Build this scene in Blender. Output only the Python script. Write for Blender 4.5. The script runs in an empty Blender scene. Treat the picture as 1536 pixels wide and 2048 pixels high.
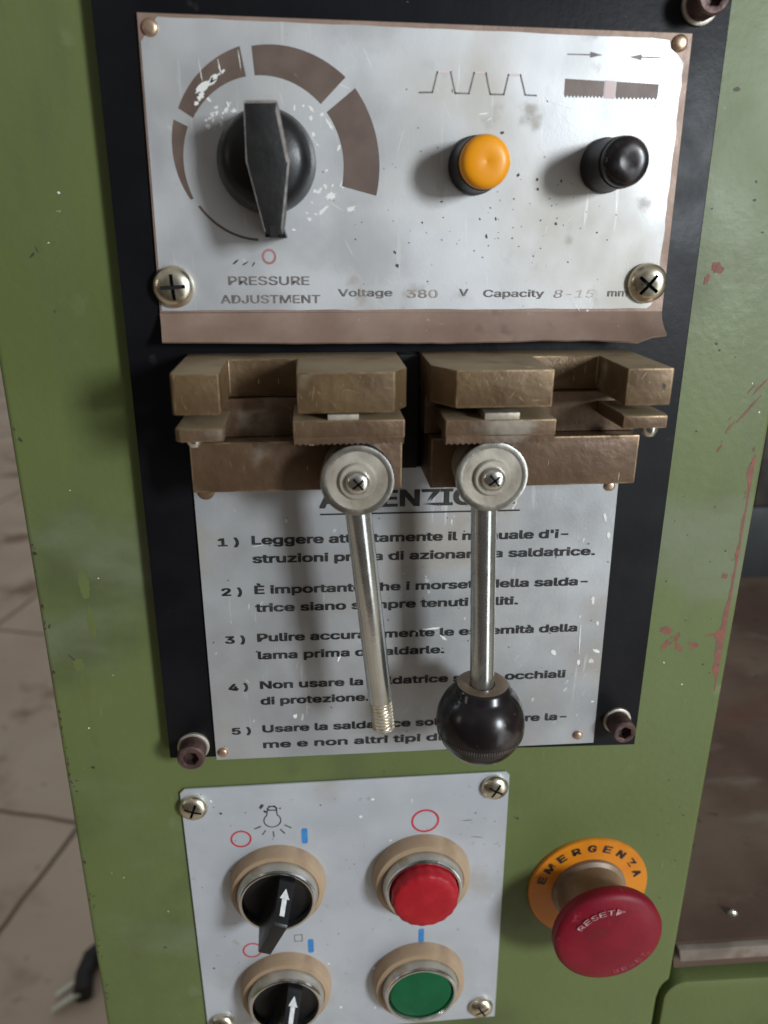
import bpy, bmesh, math, random
from mathutils import Vector, Matrix
R = math.radians
sc = bpy.context.scene
COL = sc.collection
MM = 0.001
UP = 900.0                                   # the panel's own zero height stands 0.9 m above the floor
# ------------------------------------------------------------------ camera
cd = bpy.data.cameras.new('camera'); cam = bpy.data.objects.new('camera', cd); COL.objects.link(cam)
cam.location = (-22.768*MM, -250*MM, (87.752+UP)*MM)
cam.rotation_euler = (R(69.8507), R(-0.2904), R(-5.1023))
cd.sensor_fit = 'VERTICAL'; cd.sensor_height = 24; cd.lens = 24*1559.9/2048
cd.clip_start = 0.01; cd.clip_end = 60
cd.dof.use_dof = True; cd.dof.focus_distance = 0.268; cd.dof.aperture_fstop = 6.8
sc.camera = cam
# ------------------------------------------------------------------ world (a dim workshop, no sky) and lamps
w = bpy.data.worlds.new('World'); sc.world = w; w.use_nodes = True
nt = w.node_tree; nt.nodes.clear()
def N(nt, t, **kw):
    n = nt.nodes.new(t)
    for k, v in kw.items(): setattr(n, k, v)
    return n
out = N(nt, 'ShaderNodeOutputWorld'); bg = N(nt, 'ShaderNodeBackground'); tc = N(nt, 'ShaderNodeTexCoord')
sx = N(nt, 'ShaderNodeSeparateXYZ'); rp = N(nt, 'ShaderNodeValToRGB'); mr = N(nt, 'ShaderNodeMapRange')
nz = N(nt, 'ShaderNodeTexNoise'); nz.inputs['Scale'].default_value = 2.2; nz.inputs['Detail'].default_value = 2
mx = N(nt, 'ShaderNodeMix', data_type='RGBA', blend_type='MULTIPLY'); mx.inputs[0].default_value = 0.8
nr = N(nt, 'ShaderNodeValToRGB')
nt.links.new(tc.outputs['Generated'], sx.inputs[0]); nt.links.new(tc.outputs['Generated'], nz.inputs['Vector'])
mr.inputs[1].default_value = -1; mr.inputs[2].default_value = 1
nt.links.new(sx.outputs['Z'], mr.inputs[0]); nt.links.new(mr.outputs[0], rp.inputs[0])
e = rp.color_ramp.elements
e[0].position = 0.0; e[0].color = (.15, .105, .075, 1); e[1].position = 1.0; e[1].color = (.80, .80, .80, 1)
k = rp.color_ramp.elements.new(.47); k.color = (.19, .155, .125, 1)
k = rp.color_ramp.elements.new(.60); k.color = (.27, .255, .24, 1)
k = rp.color_ramp.elements.new(.80); k.color = (.72, .72, .72, 1)
nr.color_ramp.elements[0].position = .36; nr.color_ramp.elements[0].color = (.45, .45, .45, 1)
nr.color_ramp.elements[1].position = .66; nr.color_ramp.elements[1].color = (1.45, 1.45, 1.45, 1)
nt.links.new(nz.outputs[0], nr.inputs[0]); nt.links.new(rp.outputs[0], mx.inputs[6]); nt.links.new(nr.outputs[0], mx.inputs[7])
# bright ground in the open workshop door, low to the right behind the viewer
cr = N(nt, 'ShaderNodeVectorMath', operation='DOT_PRODUCT'); nv_ = N(nt, 'ShaderNodeVectorMath', operation='NORMALIZE'); fl_ = N(nt, 'ShaderNodeVectorMath', operation='MULTIPLY'); fl_.inputs[1].default_value = (1, 1, 0)
nt.links.new(tc.outputs['Generated'], fl_.inputs[0]); nt.links.new(fl_.outputs[0], nv_.inputs[0]); nt.links.new(nv_.outputs[0], cr.inputs[0]); cr.inputs[1].default_value = (.66, -.751, 0)
ma = N(nt, 'ShaderNodeMapRange'); ma.interpolation_type = 'SMOOTHSTEP'; ma.inputs[1].default_value = .978; ma.inputs[2].default_value = .996; nt.links.new(cr.outputs['Value'], ma.inputs[0])
mz = N(nt, 'ShaderNodeMapRange'); mz.interpolation_type = 'SMOOTHSTEP'; mz.inputs[1].default_value = -.68; mz.inputs[2].default_value = -.45; nt.links.new(sx.outputs['Z'], mz.inputs[0])
mz2 = N(nt, 'ShaderNodeMapRange'); mz2.interpolation_type = 'SMOOTHSTEP'; mz2.inputs[1].default_value = .30; mz2.inputs[2].default_value = .05; nt.links.new(sx.outputs['Z'], mz2.inputs[0])
m1 = N(nt, 'ShaderNodeMath', operation='MULTIPLY'); m2 = N(nt, 'ShaderNodeMath', operation='MULTIPLY')
nt.links.new(ma.outputs[0], m1.inputs[0]); nt.links.new(mz.outputs[0], m1.inputs[1]); nt.links.new(m1.outputs[0], m2.inputs[0]); nt.links.new(mz2.outputs[0], m2.inputs[1])
dr = N(nt, 'ShaderNodeMix', data_type='RGBA', blend_type='ADD'); nt.links.new(m2.outputs[0], dr.inputs[0]); nt.links.new(mx.outputs[2], dr.inputs[6]); dr.inputs[7].default_value = (6.5, 6.9, 7.0, 1)
nt.links.new(dr.outputs[2], bg.inputs[0]); bg.inputs[1].default_value = 0.40
nt.links.new(bg.outputs[0], out.inputs[0])
def area(name, loc, target, sxy, power, color):
    l = bpy.data.lights.new(name, 'AREA'); l.shape = 'RECTANGLE'; l.size, l.size_y = sxy; l.energy = power; l.color = color
    o = bpy.data.objects.new(name, l); COL.objects.link(o); o.location = loc
    o.rotation_euler = (Vector(target)-Vector(loc)).to_track_quat('-Z', 'Y').to_euler(); return o
area('window_light', (1.02, -1.25, 1.28), (0, 0, .93), (.24, .34), 24, (.87, .94, 1.0))
area('doorway_light', (-1.5, -0.50, 1.25), (0, 0, .85), (.12, .3), .7, (1.0, .96, .9))
sc.view_settings.view_transform = 'Standard'; sc.view_settings.look = 'None'
sc.view_settings.exposure = 0.0; sc.view_settings.gamma = 1.0; sc.view_settings.use_curve_mapping = False

# ------------------------------------------------------------------ materials
def material(name, c1, c2=None, scale=60, rough=.5, rough2=None, metal=0., bump=0., bscale=400, layers=(), spec=.5, coat=0., stretch=(1, 1, 1), detail=6):
    """Principled surface: two colours mixed by noise, then layers of wear:
    (colour, noise scale, low threshold, high threshold, stretch, rough or None, metal or None)"""
    m = bpy.data.materials.new(name); m.use_nodes = True; nt = m.node_tree
    p = nt.nodes['Principled BSDF']; L = nt.links.new
    tc = N(nt, 'ShaderNodeTexCoord'); co = tc.outputs['Object']
    def noise(s, st=(1, 1, 1), d=6, off=0.):
        mp = N(nt, 'ShaderNodeMapping'); mp.inputs['Scale'].default_value = st; mp.inputs['Location'].default_value = (off, off*.7, -off)
        n = N(nt, 'ShaderNodeTexNoise'); n.inputs['Scale'].default_value = s; n.inputs['Detail'].default_value = d
        L(co, mp.inputs[0]); L(mp.outputs[0], n.inputs['Vector']); return n.outputs[0]
    def span(v, a, b, lo=0., hi=1.):
        r = N(nt, 'ShaderNodeMapRange'); r.interpolation_type = 'SMOOTHSTEP'
        for i, q in enumerate((a, b, lo, hi)): r.inputs[i+1].default_value = q
        L(v, r.inputs[0]); return r.outputs[0]
    def mixc(f, a, b):
        x = N(nt, 'ShaderNodeMix', data_type='RGBA'); L(f, x.inputs[0])
        for s, q in ((6, a), (7, b)):
            if hasattr(q, 'node'): L(q, x.inputs[s])
            else: x.inputs[s].default_value = (*q, 1)
        return x.outputs[2]
    def mixf(f, a, b):
        x = N(nt, 'ShaderNodeMix', data_type='FLOAT'); L(f, x.inputs[0])
        for s, q in ((2, a), (3, b)):
            if hasattr(q, 'node'): L(q, x.inputs[s])
            else: x.inputs[s].default_value = q
        return x.outputs[0]
    base = noise(scale, stretch, detail)
    col = mixc(span(base, .33, .67), c1, c2 or c1)
    ro = span(noise(scale*1.7, stretch, detail, 3.1), .3, .7, rough, rough2 if rough2 is not None else rough)
    me = None
    for i, (lc, s, a, b, st, lr, lm) in enumerate(layers):
        f = span(noise(s, st, 5, 1.3+i*2.7), a, b)
        col = mixc(f, col, lc)
        if lr is not None: ro = mixf(f, ro, lr)
        if lm is not None: me = mixf(f, me if me is not None else metal, lm)
    L(col, p.inputs['Base Color']); L(ro, p.inputs['Roughness'])
    if me is not None: L(me, p.inputs['Metallic'])
    else: p.inputs['Metallic'].default_value = metal
    p.inputs['Specular IOR Level'].default_value = spec; p.inputs['Coat Weight'].default_value = coat
    if bump:
        b = N(nt, 'ShaderNodeBump'); b.inputs['Strength'].default_value = bump; b.inputs['Distance'].default_value = .0006
        L(noise(bscale, stretch, 3, 7.7), b.inputs['Height']); L(b.outputs[0], p.inputs['Normal'])
    return m
I = (1, 1, 1)
GREEN = material('green_paint', (.108, .136, .043), (.128, .158, .055), 9, .40, .52, bump=.22, bscale=330, spec=.34,
    layers=[((.10, .12, .05), 26, .54, .74, (1, 1, .2), .5, None), ((.155, .185, .088), 55, .66, .80, I, .55, None), ((.078, .09, .037), 14, .54, .76, I, .6, None), ((.16, .18, .105), 9, .56, .76, (1, 1, 2.2), .55, None), ((.20, .23, .13), 120, .70, .76, (4, 1, .35), .55, None), ((.05, .045, .022), 240, .735, .775, I, .6, None), ((.32, .34, .24), 300, .765, .79, I, .6, None)])
CHIP = material('red_primer', (.26, .082, .058), (.17, .078, .052), 190, .6, .75, bump=.4)
CHIPEDGE = material('worn_rusty_edge', (.22, .12, .09), (.14, .10, .06), 160, .6, .75, bump=.3)
DIRTMARK = material('dark_grime', (.035, .028, .02), (.06, .05, .03), 200, .6)
STAIN = material('oil_drip_stain', (.112, .130, .040), (.118, .146, .048), 90, .44, .55)
PALE = material('pale_scrape', (.74, .73, .67), (.84, .84, .80), 200, .5)
BLACK = material('black_paint', (.006, .006, .0075), (.009, .009, .011), 40, .36, .46, bump=.10, bscale=500, spec=.13,
    layers=[((.03, .028, .027), 130, .68, .80, I, .6, None), ((.11, .10, .095), 420, .735, .77, I, .7, None)])
SILVER = material('satin_aluminium', (.54, .545, .55), (.63, .635, .64), 24, .36, .56, metal=.58, bump=.03, bscale=1500,
    layers=[((.45, .42, .37), 18, .46, .74, (1, 1, .7), .58, .3), ((.34, .31, .27), 75, .60, .78, I, .6, .2), ((.72, .72, .71), 70, .64, .74, (6, 1, .4), .38, None), ((.25, .24, .23), 330, .735, .765, I, .6, .1)])
SIGNMETAL = material('scuffed_aluminium', (.47, .48, .49), (.58, .59, .60), 30, .32, .46, metal=.58, bump=.06, bscale=900,
    layers=[((.36, .32, .27), 24, .48, .72, I, .52, .35), ((.78, .78, .77), 75, .64, .72, (3, 1, .35), .32, None), ((.80, .79, .76), 240, .71, .74, (1, 1, .5), .4, None), ((.16, .15, .14), 300, .745, .775, I, .6, .1)])
SWITCHMETAL = material('grey_white_aluminium', (.49, .515, .55), (.58, .605, .64), 30, .44, .54, metal=.40, bump=.03, bscale=1300,
    layers=[((.40, .38, .35), 26, .50, .74, I, .55, .25), ((.36, .35, .33), 150, .66, .75, I, .6, .1), ((.10, .095, .09), 380, .745, .775, I, .6, 0), ((.85, .85, .85), 210, .75, .775, I, .5, 0)])
FILM = material('brown_film', (.245, .160, .120), (.33, .23, .18), 45, .42, .6, metal=.25, bump=.25, bscale=300,
    layers=[((.42, .33, .28), 120, .64, .76, (.6, 1, 2), .4, .4), ((.10, .065, .05), 60, .62, .78, I, .6, 0), ((.55, .47, .40), 520, .72, .76, I, .4, .3)])
PRINT = material('brown_print', (.105, .068, .052), (.135, .092, .072), 120, .5, .6, layers=[((.20, .165, .14), 150, .70, .78, I, None, None)])
PRINTFADE = material('faded_print', (.13, .112, .105), (.23, .205, .195), 420, .5)
PRINTPINK = material('pale_pink_print', (.66, .50, .48), (.70, .60, .58), 100, .5)
PRINTRED = material('dull_red_print', (.36, .16, .16), (.44, .26, .25), 200, .5)
INK = material('black_sign_ink', (.014, .013, .013), (.036, .034, .033), 120, .45, layers=[((.24, .235, .23), 900, .70, .78, I, None, None)])
GHOST = material('worn_stamped_digits', (.48, .43, .37), (.22, .17, .14), 400, .5, metal=.3)
RED = material('red_marking', (.46, .03, .045), (.52, .05, .06), 300, .5)
BLUE = material('blue_marking', (.035, .19, .48), (.05, .23, .52), 300, .5)
LINE = material('grey_line_ink', (.05, .05, .055), (.14, .14, .145), 320, .5)
BRASS = material('tarnished_bronze', (.098, .058, .026), (.155, .098, .046), 55, .38, .56, metal=.40, bump=.5, bscale=300,
    layers=[((.085, .052, .028), 38, .55, .74, I, .6, .3), ((.25, .20, .13), 44, .62, .78, I, .62, .15), ((.55, .43, .27), 190, .69, .73, (5, 1, .7), .35, .7), ((.035, .025, .018), 230, .70, .77, I, .7, .1)])
BRASS2 = material('dark_bronze', (.092, .052, .028), (.14, .085, .047), 45, .42, .6, metal=.4, bump=.5, bscale=280,
    layers=[((.25, .215, .17), 40, .56, .74, I, .62, .15), ((.045, .03, .02), 50, .60, .75, I, .65, .2), ((.45, .36, .25), 170, .70, .75, (6, 1, .6), .4, .6)])
DUSTLITBRASS = material('dusty_toplit_bronze', (.21, .152, .085), (.28, .21, .125), 50, .55, .7, metal=.08, bump=.15, bscale=420, layers=[((.14, .095, .05), 45, .58, .76, I, .6, .2), ((.36, .29, .19), 160, .68, .76, I, .7, .0)])  # paler tone for jaw tops: dust plus overhead light put into the colour
DARKSTEEL = material('dark_oily_steel', (.022, .018, .015), (.05, .038, .028), 60, .5, .7, metal=.3, bump=.3)
ZINC = material('zinc_plated_steel', (.56, .54, .48), (.70, .69, .64), 60, .24, .36, metal=1., bump=.10, bscale=600,
    layers=[((.40, .34, .25), 70, .60, .78, I, .5, .6)])
RODMETAL = material('zinc_rod', (.56, .58, .565), (.64, .66, .64), 120, .17, .25, metal=.95, bump=.04, bscale=900, layers=[((.36, .33, .27), 60, .62, .78, (1, 1, .4), .45, .7), ((.25, .22, .18), 400, .73, .77, I, .6, .3)])
DIRTYZINC = material('grimy_zinc', (.36, .315, .25), (.50, .46, .39), 90, .38, .55, metal=.6, bump=.2, layers=[((.20, .15, .10), 120, .58, .72, I, .7, .2)])
YZINC = material('yellow_zinc_screw', (.62, .55, .40), (.72, .68, .56), 140, .20, .34, metal=1., layers=[((.42, .32, .18), 150, .56, .72, I, .45, .7)])
BRASSTHREAD = material('brassy_thread', (.55, .46, .33), (.66, .60, .48), 200, .3, .45, metal=.9)
COPPER = material('copper_rivet', (.38, .24, .15), (.55, .40, .28), 300, .3, .45, metal=.8)
RUSTSCREW = material('rusted_cap_screw', (.075, .043, .040), (.13, .078, .068), 200, .42, .6, metal=.5, bump=.3, layers=[((.33, .27, .21), 150, .62, .76, I, .45, .7)])
HOLE = material('dark_recess', (.006, .005, .005), None, 50, .8)
PLASTIC = material('black_plastic', (.008, .008, .009), (.012, .012, .012), 90, .30, .42, spec=.35, bump=.06, bscale=900, layers=[((.08, .075, .07), 260, .70, .78, I, .6, None)])
KNOBFACE = material('worn_grey_plastic', (.011, .0105, .0105), (.018, .017, .017), 130, .46, .58, spec=.3, bump=.2, bscale=700, layers=[((.075, .07, .066), 320, .69, .77, I, .6, None)])
WORNEDGE = material('worn_plastic_edge', (.33, .30, .27), (.17, .15, .14), 300, .55, .65)
GLOSSBLACK = material('black_bakelite', (.009, .007, .008), (.014, .010, .010), 60, .16, .24, spec=.38, layers=[((.05, .038, .034), 70, .56, .74, I, .42, None), ((.07, .055, .05), 300, .66, .78, I, .5, None)])
YELLOW = material('orange_yellow_plastic', (.80, .30, .006), (.86, .35, .010), 80, .34, .44, bump=.05, spec=.35, layers=[((.55, .26, .04), 110, .68, .80, I, .5, None)])
DISCORANGE = material('orange_disc_plastic', (.62, .19, .008), (.68, .235, .012), 70, .33, .45, layers=[((.40, .14, .015), 50, .54, .72, I, .5, None), ((.30, .16, .05), 260, .72, .78, I, .6, None)])
REDCAP = material('red_button_plastic', (.33, .009, .015), (.39, .013, .020), 110, .40, .5, bump=.22, bscale=500, spec=.25, layers=[((.60, .20, .19), 260, .70, .77, I, .6, None), ((.16, .01, .014), 320, .72, .77, I, .6, None)])
MUSHRED = material('crimson_mushroom_plastic', (.175, .005, .015), (.215, .007, .019), 70, .40, .5, bump=.10, bscale=500, spec=.25, layers=[((.36, .10, .11), 150, .64, .78, I, .55, None), ((.09, .01, .012), 45, .60, .78, I, .55, None)])
GREENCAP = material('green_button_plastic', (.002, .085, .030), (.003, .105, .038), 90, .34, .44, spec=.25, layers=[((.003, .06, .025), 150, .70, .78, I, .5, None)])
TAN = material('grimy_tan_plastic', (.33, .225, .135), (.41, .29, .185), 60, .5, .62, bump=.12, layers=[((.30, .20, .12), 70, .56, .74, I, .65, None), ((.15, .10, .06), 240, .70, .77, I, .7, None)])
BEZEL = material('dusty_chrome_bezel', (.46, .43, .37), (.56, .53, .47), 120, .30, .45, metal=.7, layers=[((.36, .30, .22), 90, .56, .72, I, .6, .2)])
CHROME = material('chrome_rim', (.66, .66, .65), (.74, .74, .73), 120, .14, .24, metal=1., layers=[((.40, .36, .30), 160, .64, .76, I, .45, .6)])
NECK = material('grimy_neck', (.15, .10, .06), (.24, .175, .115), 70, .34, .5, metal=.2, layers=[((.12, .08, .05), 80, .56, .72, I, .5, None)])
WHITE = material('white_paint_mark', (.78, .78, .77), (.62, .62, .61), 400, .5)
RUSTTABLE = material('rusty_table_steel', (.10, .058, .042), (.18, .128, .092), 11, .45, .65, metal=.25, bump=.35, bscale=160,
    layers=[((.15, .042, .028), 7, .50, .66, I, .6, .1), ((.22, .175, .135), 26, .56, .78, (1, 1.8, 1), .5, .3), ((.03, .02, .016), 70, .62, .76, I, .7, .1), ((.30, .25, .20), 300, .74, .78, I, .5, .3)])
BARESTEEL = material('bare_steel_edge', (.25, .21, .18), (.36, .31, .27), 60, .35, .5, metal=.6, layers=[((.20, .14, .10), 60, .58, .72, I, .6, .2)])
SLATE = material('slate_blue_paint', (.014, .017, .018), (.022, .024, .024), 30, .5, .6, bump=.2)
RUBBER = material('black_rubber', (.012, .011, .012), (.02, .019, .019), 90, .45, .6)
PRONG = material('bright_metal_prong', (.72, .73, .62), (.80, .81, .70), 90, .25, .35, metal=.35)

# ------------------------------------------------------------------ mesh helpers: mm, (x, h, z): h = distance out of the panel towards the viewer
def V(x, h, z): return Vector((x*MM, -h*MM, z*MM))
class MB:
    def __init__(s, worn=-1): s.bm = bmesh.new(); s.mi = 0; s.worn = worn   # worn: material slot of the rubbed bevelled edges
    def face(s, pts):
        f = s.bm.faces.new([s.bm.verts.new(V(*p)) for p in pts]); f.material_index = s.mi; return f
    def box(s, x0, x1, h0, h1, z0, z1, bev=0., seg=2):
        b = bmesh.new(); bmesh.ops.create_cube(b, size=1)
        for v in b.verts:
            v.co = V(x0+(x1-x0)*(v.co.x+.5), h0+(h1-h0)*(v.co.y+.5), z0+(z1-z0)*(v.co.z+.5))
        return s._take(b, bev, seg)
    def prism(s, pts, h0, h1, bev=0., seg=2, tilt=None):
        """polygon in x,z pushed from h0 to h1"""
        b = bmesh.new(); n = len(pts)
        lo = [b.verts.new(V(x, h0, z)) for x, z in pts]; hi = [b.verts.new(V(x, h1 if tilt is None else tilt(x, z), z)) for x, z in pts]
        b.faces.new(lo); b.faces.new(hi[::-1])
        for i in range(n): b.faces.new((lo[i], hi[i], hi[(i+1) % n], lo[(i+1) % n]))
        return s._take(b, bev, seg)
    def prism_z(s, pts, z0, z1, bev=0., seg=2):
        """polygon in x,h pushed from z0 to z1"""
        b = bmesh.new(); n = len(pts)
        lo = [b.verts.new(V(x, h, z0)) for x, h in pts]; hi = [b.verts.new(V(x, h, z1)) for x, h in pts]
        b.faces.new(lo); b.faces.new(hi[::-1])
        for i in range(n): b.faces.new((lo[i], hi[i], hi[(i+1) % n], lo[(i+1) % n]))
        return s._take(b, bev, seg)
    def prism_x(s, pts, x0, x1, bev=0., seg=2):
        """polygon in h,z pushed from x0 to x1"""
        b = bmesh.new(); n = len(pts)
        lo = [b.verts.new(V(x0, h, z)) for h, z in pts]; hi = [b.verts.new(V(x1, h, z)) for h, z in pts]
        b.faces.new(lo); b.faces.new(hi[::-1])
        for i in range(n): b.faces.new((lo[i], hi[i], hi[(i+1) % n], lo[(i+1) % n]))
        return s._take(b, bev, seg)
    def _take(s, b, bev, seg):
        bmesh.ops.recalc_face_normals(b, faces=b.faces)
        if bev:
            es = [e for e in b.edges if len(e.link_faces) == 2 and e.calc_face_angle(0) > .35]
            bmesh.ops.bevel(b, geom=es, offset=bev*MM, segments=seg, profile=.6, affect='EDGES', clamp_overlap=True, material=max(s.worn, 0))
        for f in b.faces:
            if not (bev and s.worn > 0 and f.material_index == s.worn): f.material_index = s.mi
        me = bpy.data.meshes.new('tmp'); b.to_mesh(me); b.free(); s.bm.from_mesh(me); bpy.data.meshes.remove(me); return s
    def lathe(s, prof, x=0, z=0, n=48, wob=None, axis='h', h=0):
        """profile of (radius, height) turned about an axis; ends with r=0 are closed"""
        rings = []
        for i, (r, q) in enumerate(prof):
            if r <= 1e-6: rings.append([s.bm.verts.new(_ax(axis, x, h, z, 0, 0, q))]); continue
            ring = []
            for k in range(n):
                a = 2*math.pi*k/n; rr = r*(wob(a, i) if wob else 1)
                ring.append(s.bm.verts.new(_ax(axis, x, h, z, rr*math.cos(a), rr*math.sin(a), q)))
            rings.append(ring)
        fs = []
        for A, B in zip(rings, rings[1:]):
            for k in range(n):
                a0, a1 = A[k % len(A)], A[(k+1) % len(A)]; b0, b1 = B[k % len(B)], B[(k+1) % len(B)]
                vs = [a0]
                for v in (a1, b1, b0):
                    if v not in vs: vs.append(v)
                if len(vs) > 2:
                    f = s.bm.faces.new(vs); f.material_index = s.mi; fs.append(f)
        return s
    def tube(s, pts, r, n=16, caps=True):
        pts = [V(*p) for p in pts]; rings = []
        up = Vector((.13, .77, .41))
        for i, p in enumerate(pts):
            d = (pts[min(i+1, len(pts)-1)]-pts[max(i-1, 0)]).normalized()
            a = d.cross(up).normalized(); b = d.cross(a); rr = (r[i] if isinstance(r, (list, tuple)) else r)*MM
            rings.append([s.bm.verts.new(p+a*rr*math.cos(2*math.pi*k/n)+b*rr*math.sin(2*math.pi*k/n)) for k in range(n)])
        for A, B in zip(rings, rings[1:]):
            for k in range(n):
                f = s.bm.faces.new((A[k], A[(k+1) % n], B[(k+1) % n], B[k])); f.material_index = s.mi
        if caps:
            for q in (rings[0], rings[-1]): s.bm.faces.new(q).material_index = s.mi
        return s
    def ring(s, x, z, r0, r1, h, a0=0, a1=360, sq=1.0, n=48):
        """flat printed arc, r0/r1 numbers or functions of the angle"""
        A = []; m = max(3, int(n*abs(a1-a0)/360))
        for k in range(m+1):
            a = R(a0+(a1-a0)*k/m); q0 = r0(k/m) if callable(r0) else r0; q1 = r1(k/m) if callable(r1) else r1
            A.append((s.bm.verts.new(V(x+q0*math.cos(a), h, z+q0*math.sin(a)*sq)), s.bm.verts.new(V(x+q1*math.cos(a), h, z+q1*math.sin(a)*sq))))
        for p, q in zip(A, A[1:]): s.bm.faces.new((p[0], p[1], q[1], q[0])).material_index = s.mi
        return s
    def line(s, pts, wd, h):
        for (x0, z0), (x1, z1) in zip(pts, pts[1:]):
            d = Vector((x1-x0, z1-z0)); l = d.length or 1; nx, nz = -d.y/l*wd/2, d.x/l*wd/2; ex, ez = d.x/l*wd*.35, d.y/l*wd*.35
            s.face([(x0+nx-ex, h, z0+nz-ez), (x0-nx-ex, h, z0-nz-ez), (x1-nx+ex, h, z1-nz+ez), (x1+nx+ex, h, z1+nz+ez)])
        return s
    def blob(s, x, z, rx, rz, h, ang=0, rnd=None, n=14, jag=.45):
        rnd = rnd or random; a0 = R(ang); pts = []
        for k in range(n):
            a = 2*math.pi*k/n; q = 1-jag*rnd.random(); u, v = rx*q*math.cos(a), rz*q*math.sin(a)
            pts.append((x+u*math.cos(a0)-v*math.sin(a0), h, z+u*math.sin(a0)+v*math.cos(a0)))
        s.face(pts); return s
    def build(s, name, mats, parent=None, loc=None, smooth=38, weld=True):
        """links everything collected as ONE mesh object"""
        if weld: bmesh.ops.remove_doubles(s.bm, verts=s.bm.verts, dist=1e-7)
        bmesh.ops.recalc_face_normals(s.bm, faces=s.bm.faces)
        me = bpy.data.meshes.new(name); s.bm.to_mesh(me); s.bm.free()
        for m in (mats if isinstance(mats, (list, tuple)) else [mats]): me.materials.append(m)
        me.shade_smooth(); me.set_sharp_from_angle(angle=R(smooth))
        o = bpy.data.objects.new(name, me); COL.objects.link(o)
        if parent: o.parent = parent
        if loc: o.location = loc
        return o
def _ax(axis, x, h, z, c, sn, q):
    if axis == 'h': return V(x+c, h+q, z+sn)
    if axis == 'z': return V(x+c, h+sn, z+q)
    return V(x+q, h+c, z+sn)
def cut(o, cutter, mat=None):
    """subtracts a closed shape from a finished mesh"""
    c = cutter.build('cutter', mat or HOLE, o.parent)
    if mat or True: o.data.materials.append(mat or HOLE)
    md = o.modifiers.new('b', 'BOOLEAN'); md.object = c; md.operation = 'DIFFERENCE'; md.solver = 'EXACT'; md.material_mode = 'TRANSFER'
    dg = bpy.context.evaluated_depsgraph_get(); dg.update()
    me = bpy.data.meshes.new_from_object(o.evaluated_get(dg)); o.modifiers.clear()
    if len(me.polygons) > 3:
        old = o.data; me.name = old.name; o.data = me; bpy.data.meshes.remove(old)
    cm = c.data; bpy.data.objects.remove(c); bpy.data.meshes.remove(cm)
    o.data.set_sharp_from_angle(angle=R(38)); return o
def dusty_toplit(o, slot_mat):
    """dust, and overhead light put into the colour, on the upward faces of a part"""
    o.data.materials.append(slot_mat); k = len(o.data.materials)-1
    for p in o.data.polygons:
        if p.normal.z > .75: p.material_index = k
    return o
def tag(o, label=None, cat=None, group=None, kind=None):
    for k, v in (('label', label), ('category', cat), ('group', group), ('kind', kind)):
        if v: o[k] = v
    return o
def thing(name, label, cat, x=0, h=0, z=0, group=None):
    o = bpy.data.objects.new(name, None); COL.objects.link(o); o.empty_display_size = .01
    o.location = (x*MM, -h*MM, (z+UP)*MM); return tag(o, label, cat, group)
TXT = {}
FONT = None
try:                                                     # Blender's own bundled sans, else its built-in face
    import os
    FONT = bpy.data.fonts.load(os.path.join(bpy.utils.system_resource('DATAFILES'), 'fonts', 'Inter.woff2'))
except Exception: FONT = None
def text(mb, s, x, z, h, width=None, height=None, weight=0., rot=0., shear=0., font_mat=None):
    """lettering as mesh: baseline starts at x,z; fitted to a width and a capital height in mm"""
    key = (s, round(shear, 3))
    if key not in TXT:
        cu = bpy.data.curves.new('t', 'FONT'); cu.body = s; cu.size = 1; cu.shear = shear; cu.resolution_u = 4
        if FONT: cu.font = FONT
        o = bpy.data.objects.new('t', cu); COL.objects.link(o)
        dg = bpy.context.evaluated_depsgraph_get(); dg.update()
        me = bpy.data.meshes.new_from_object(o.evaluated_get(dg))
        TXT[key] = ([v.co.copy() for v in me.vertices], [tuple(p.vertices) for p in me.polygons])
        bpy.data.objects.remove(o); bpy.data.curves.remove(cu); bpy.data.meshes.remove(me)
    vs, fs = TXT[key]
    CAP = .727 if FONT else .69
    x0 = min(v.x for v in vs); x1 = max(v.x for v in vs)
    sz = (height or 3)/CAP                                   # capital height of the built-in face is about 0.69 em
    sxx = width/(x1-x0) if width else sz
    c, sn = math.cos(R(rot)), math.sin(R(rot))
    wt = weight*1.35*sz
    for k, (du, dq) in enumerate(((-wt, -wt*.5), (wt, wt*.5), (wt, -wt*.5), (-wt, wt*.5)) if weight else ((0, 0),)):   # four struck copies make a bold face
        P2 = []
        for v in vs:
            u, q = (v.x-(x0 if width else 0))*sxx+du, v.y*sz+dq
            P2.append((x+u*c-q*sn, z+u*sn+q*c))
        for i, f in enumerate(fs):                       # strokes of a letter may cross: no two faces share a plane
            hq = h+k*.03+(i % 7)*.004
            mb.bm.faces.new([mb.bm.verts.new(V(P2[j][0], hq, P2[j][1])) for j in f]).material_index = mb.mi
def dome(r, hh, n=40, lip=.6):
    """pan head of a screw: radius, height"""
    p = [(r*.96, 0), (r, lip*.4), (r, lip)]
    for k in range(1, 9):
        a = k/8*math.pi/2; p.append((r*math.cos(a)**.72 if k < 8 else 0, lip+(hh-lip)*math.sin(a)))
    return p
def phillips(o, x, z, top, r, ang=0, deep=1.3, wide=.9):
    c = MB(); a = R(ang)
    for d in (0, math.pi/2):
        ux, uz = math.cos(a+d), math.sin(a+d); L_, W_ = r*.62, wide/2
        c.prism([(x+ux*L_-uz*W_, z+uz*L_+ux*W_), (x-ux*L_-uz*W_, z-uz*L_+ux*W_), (x-ux*L_+uz*W_, z-uz*L_-ux*W_), (x+ux*L_+uz*W_, z+uz*L_-ux*W_)], top-deep-(d*.01), top+2)
    # the two bars of the cross are cut one after the other
    return c
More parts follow.
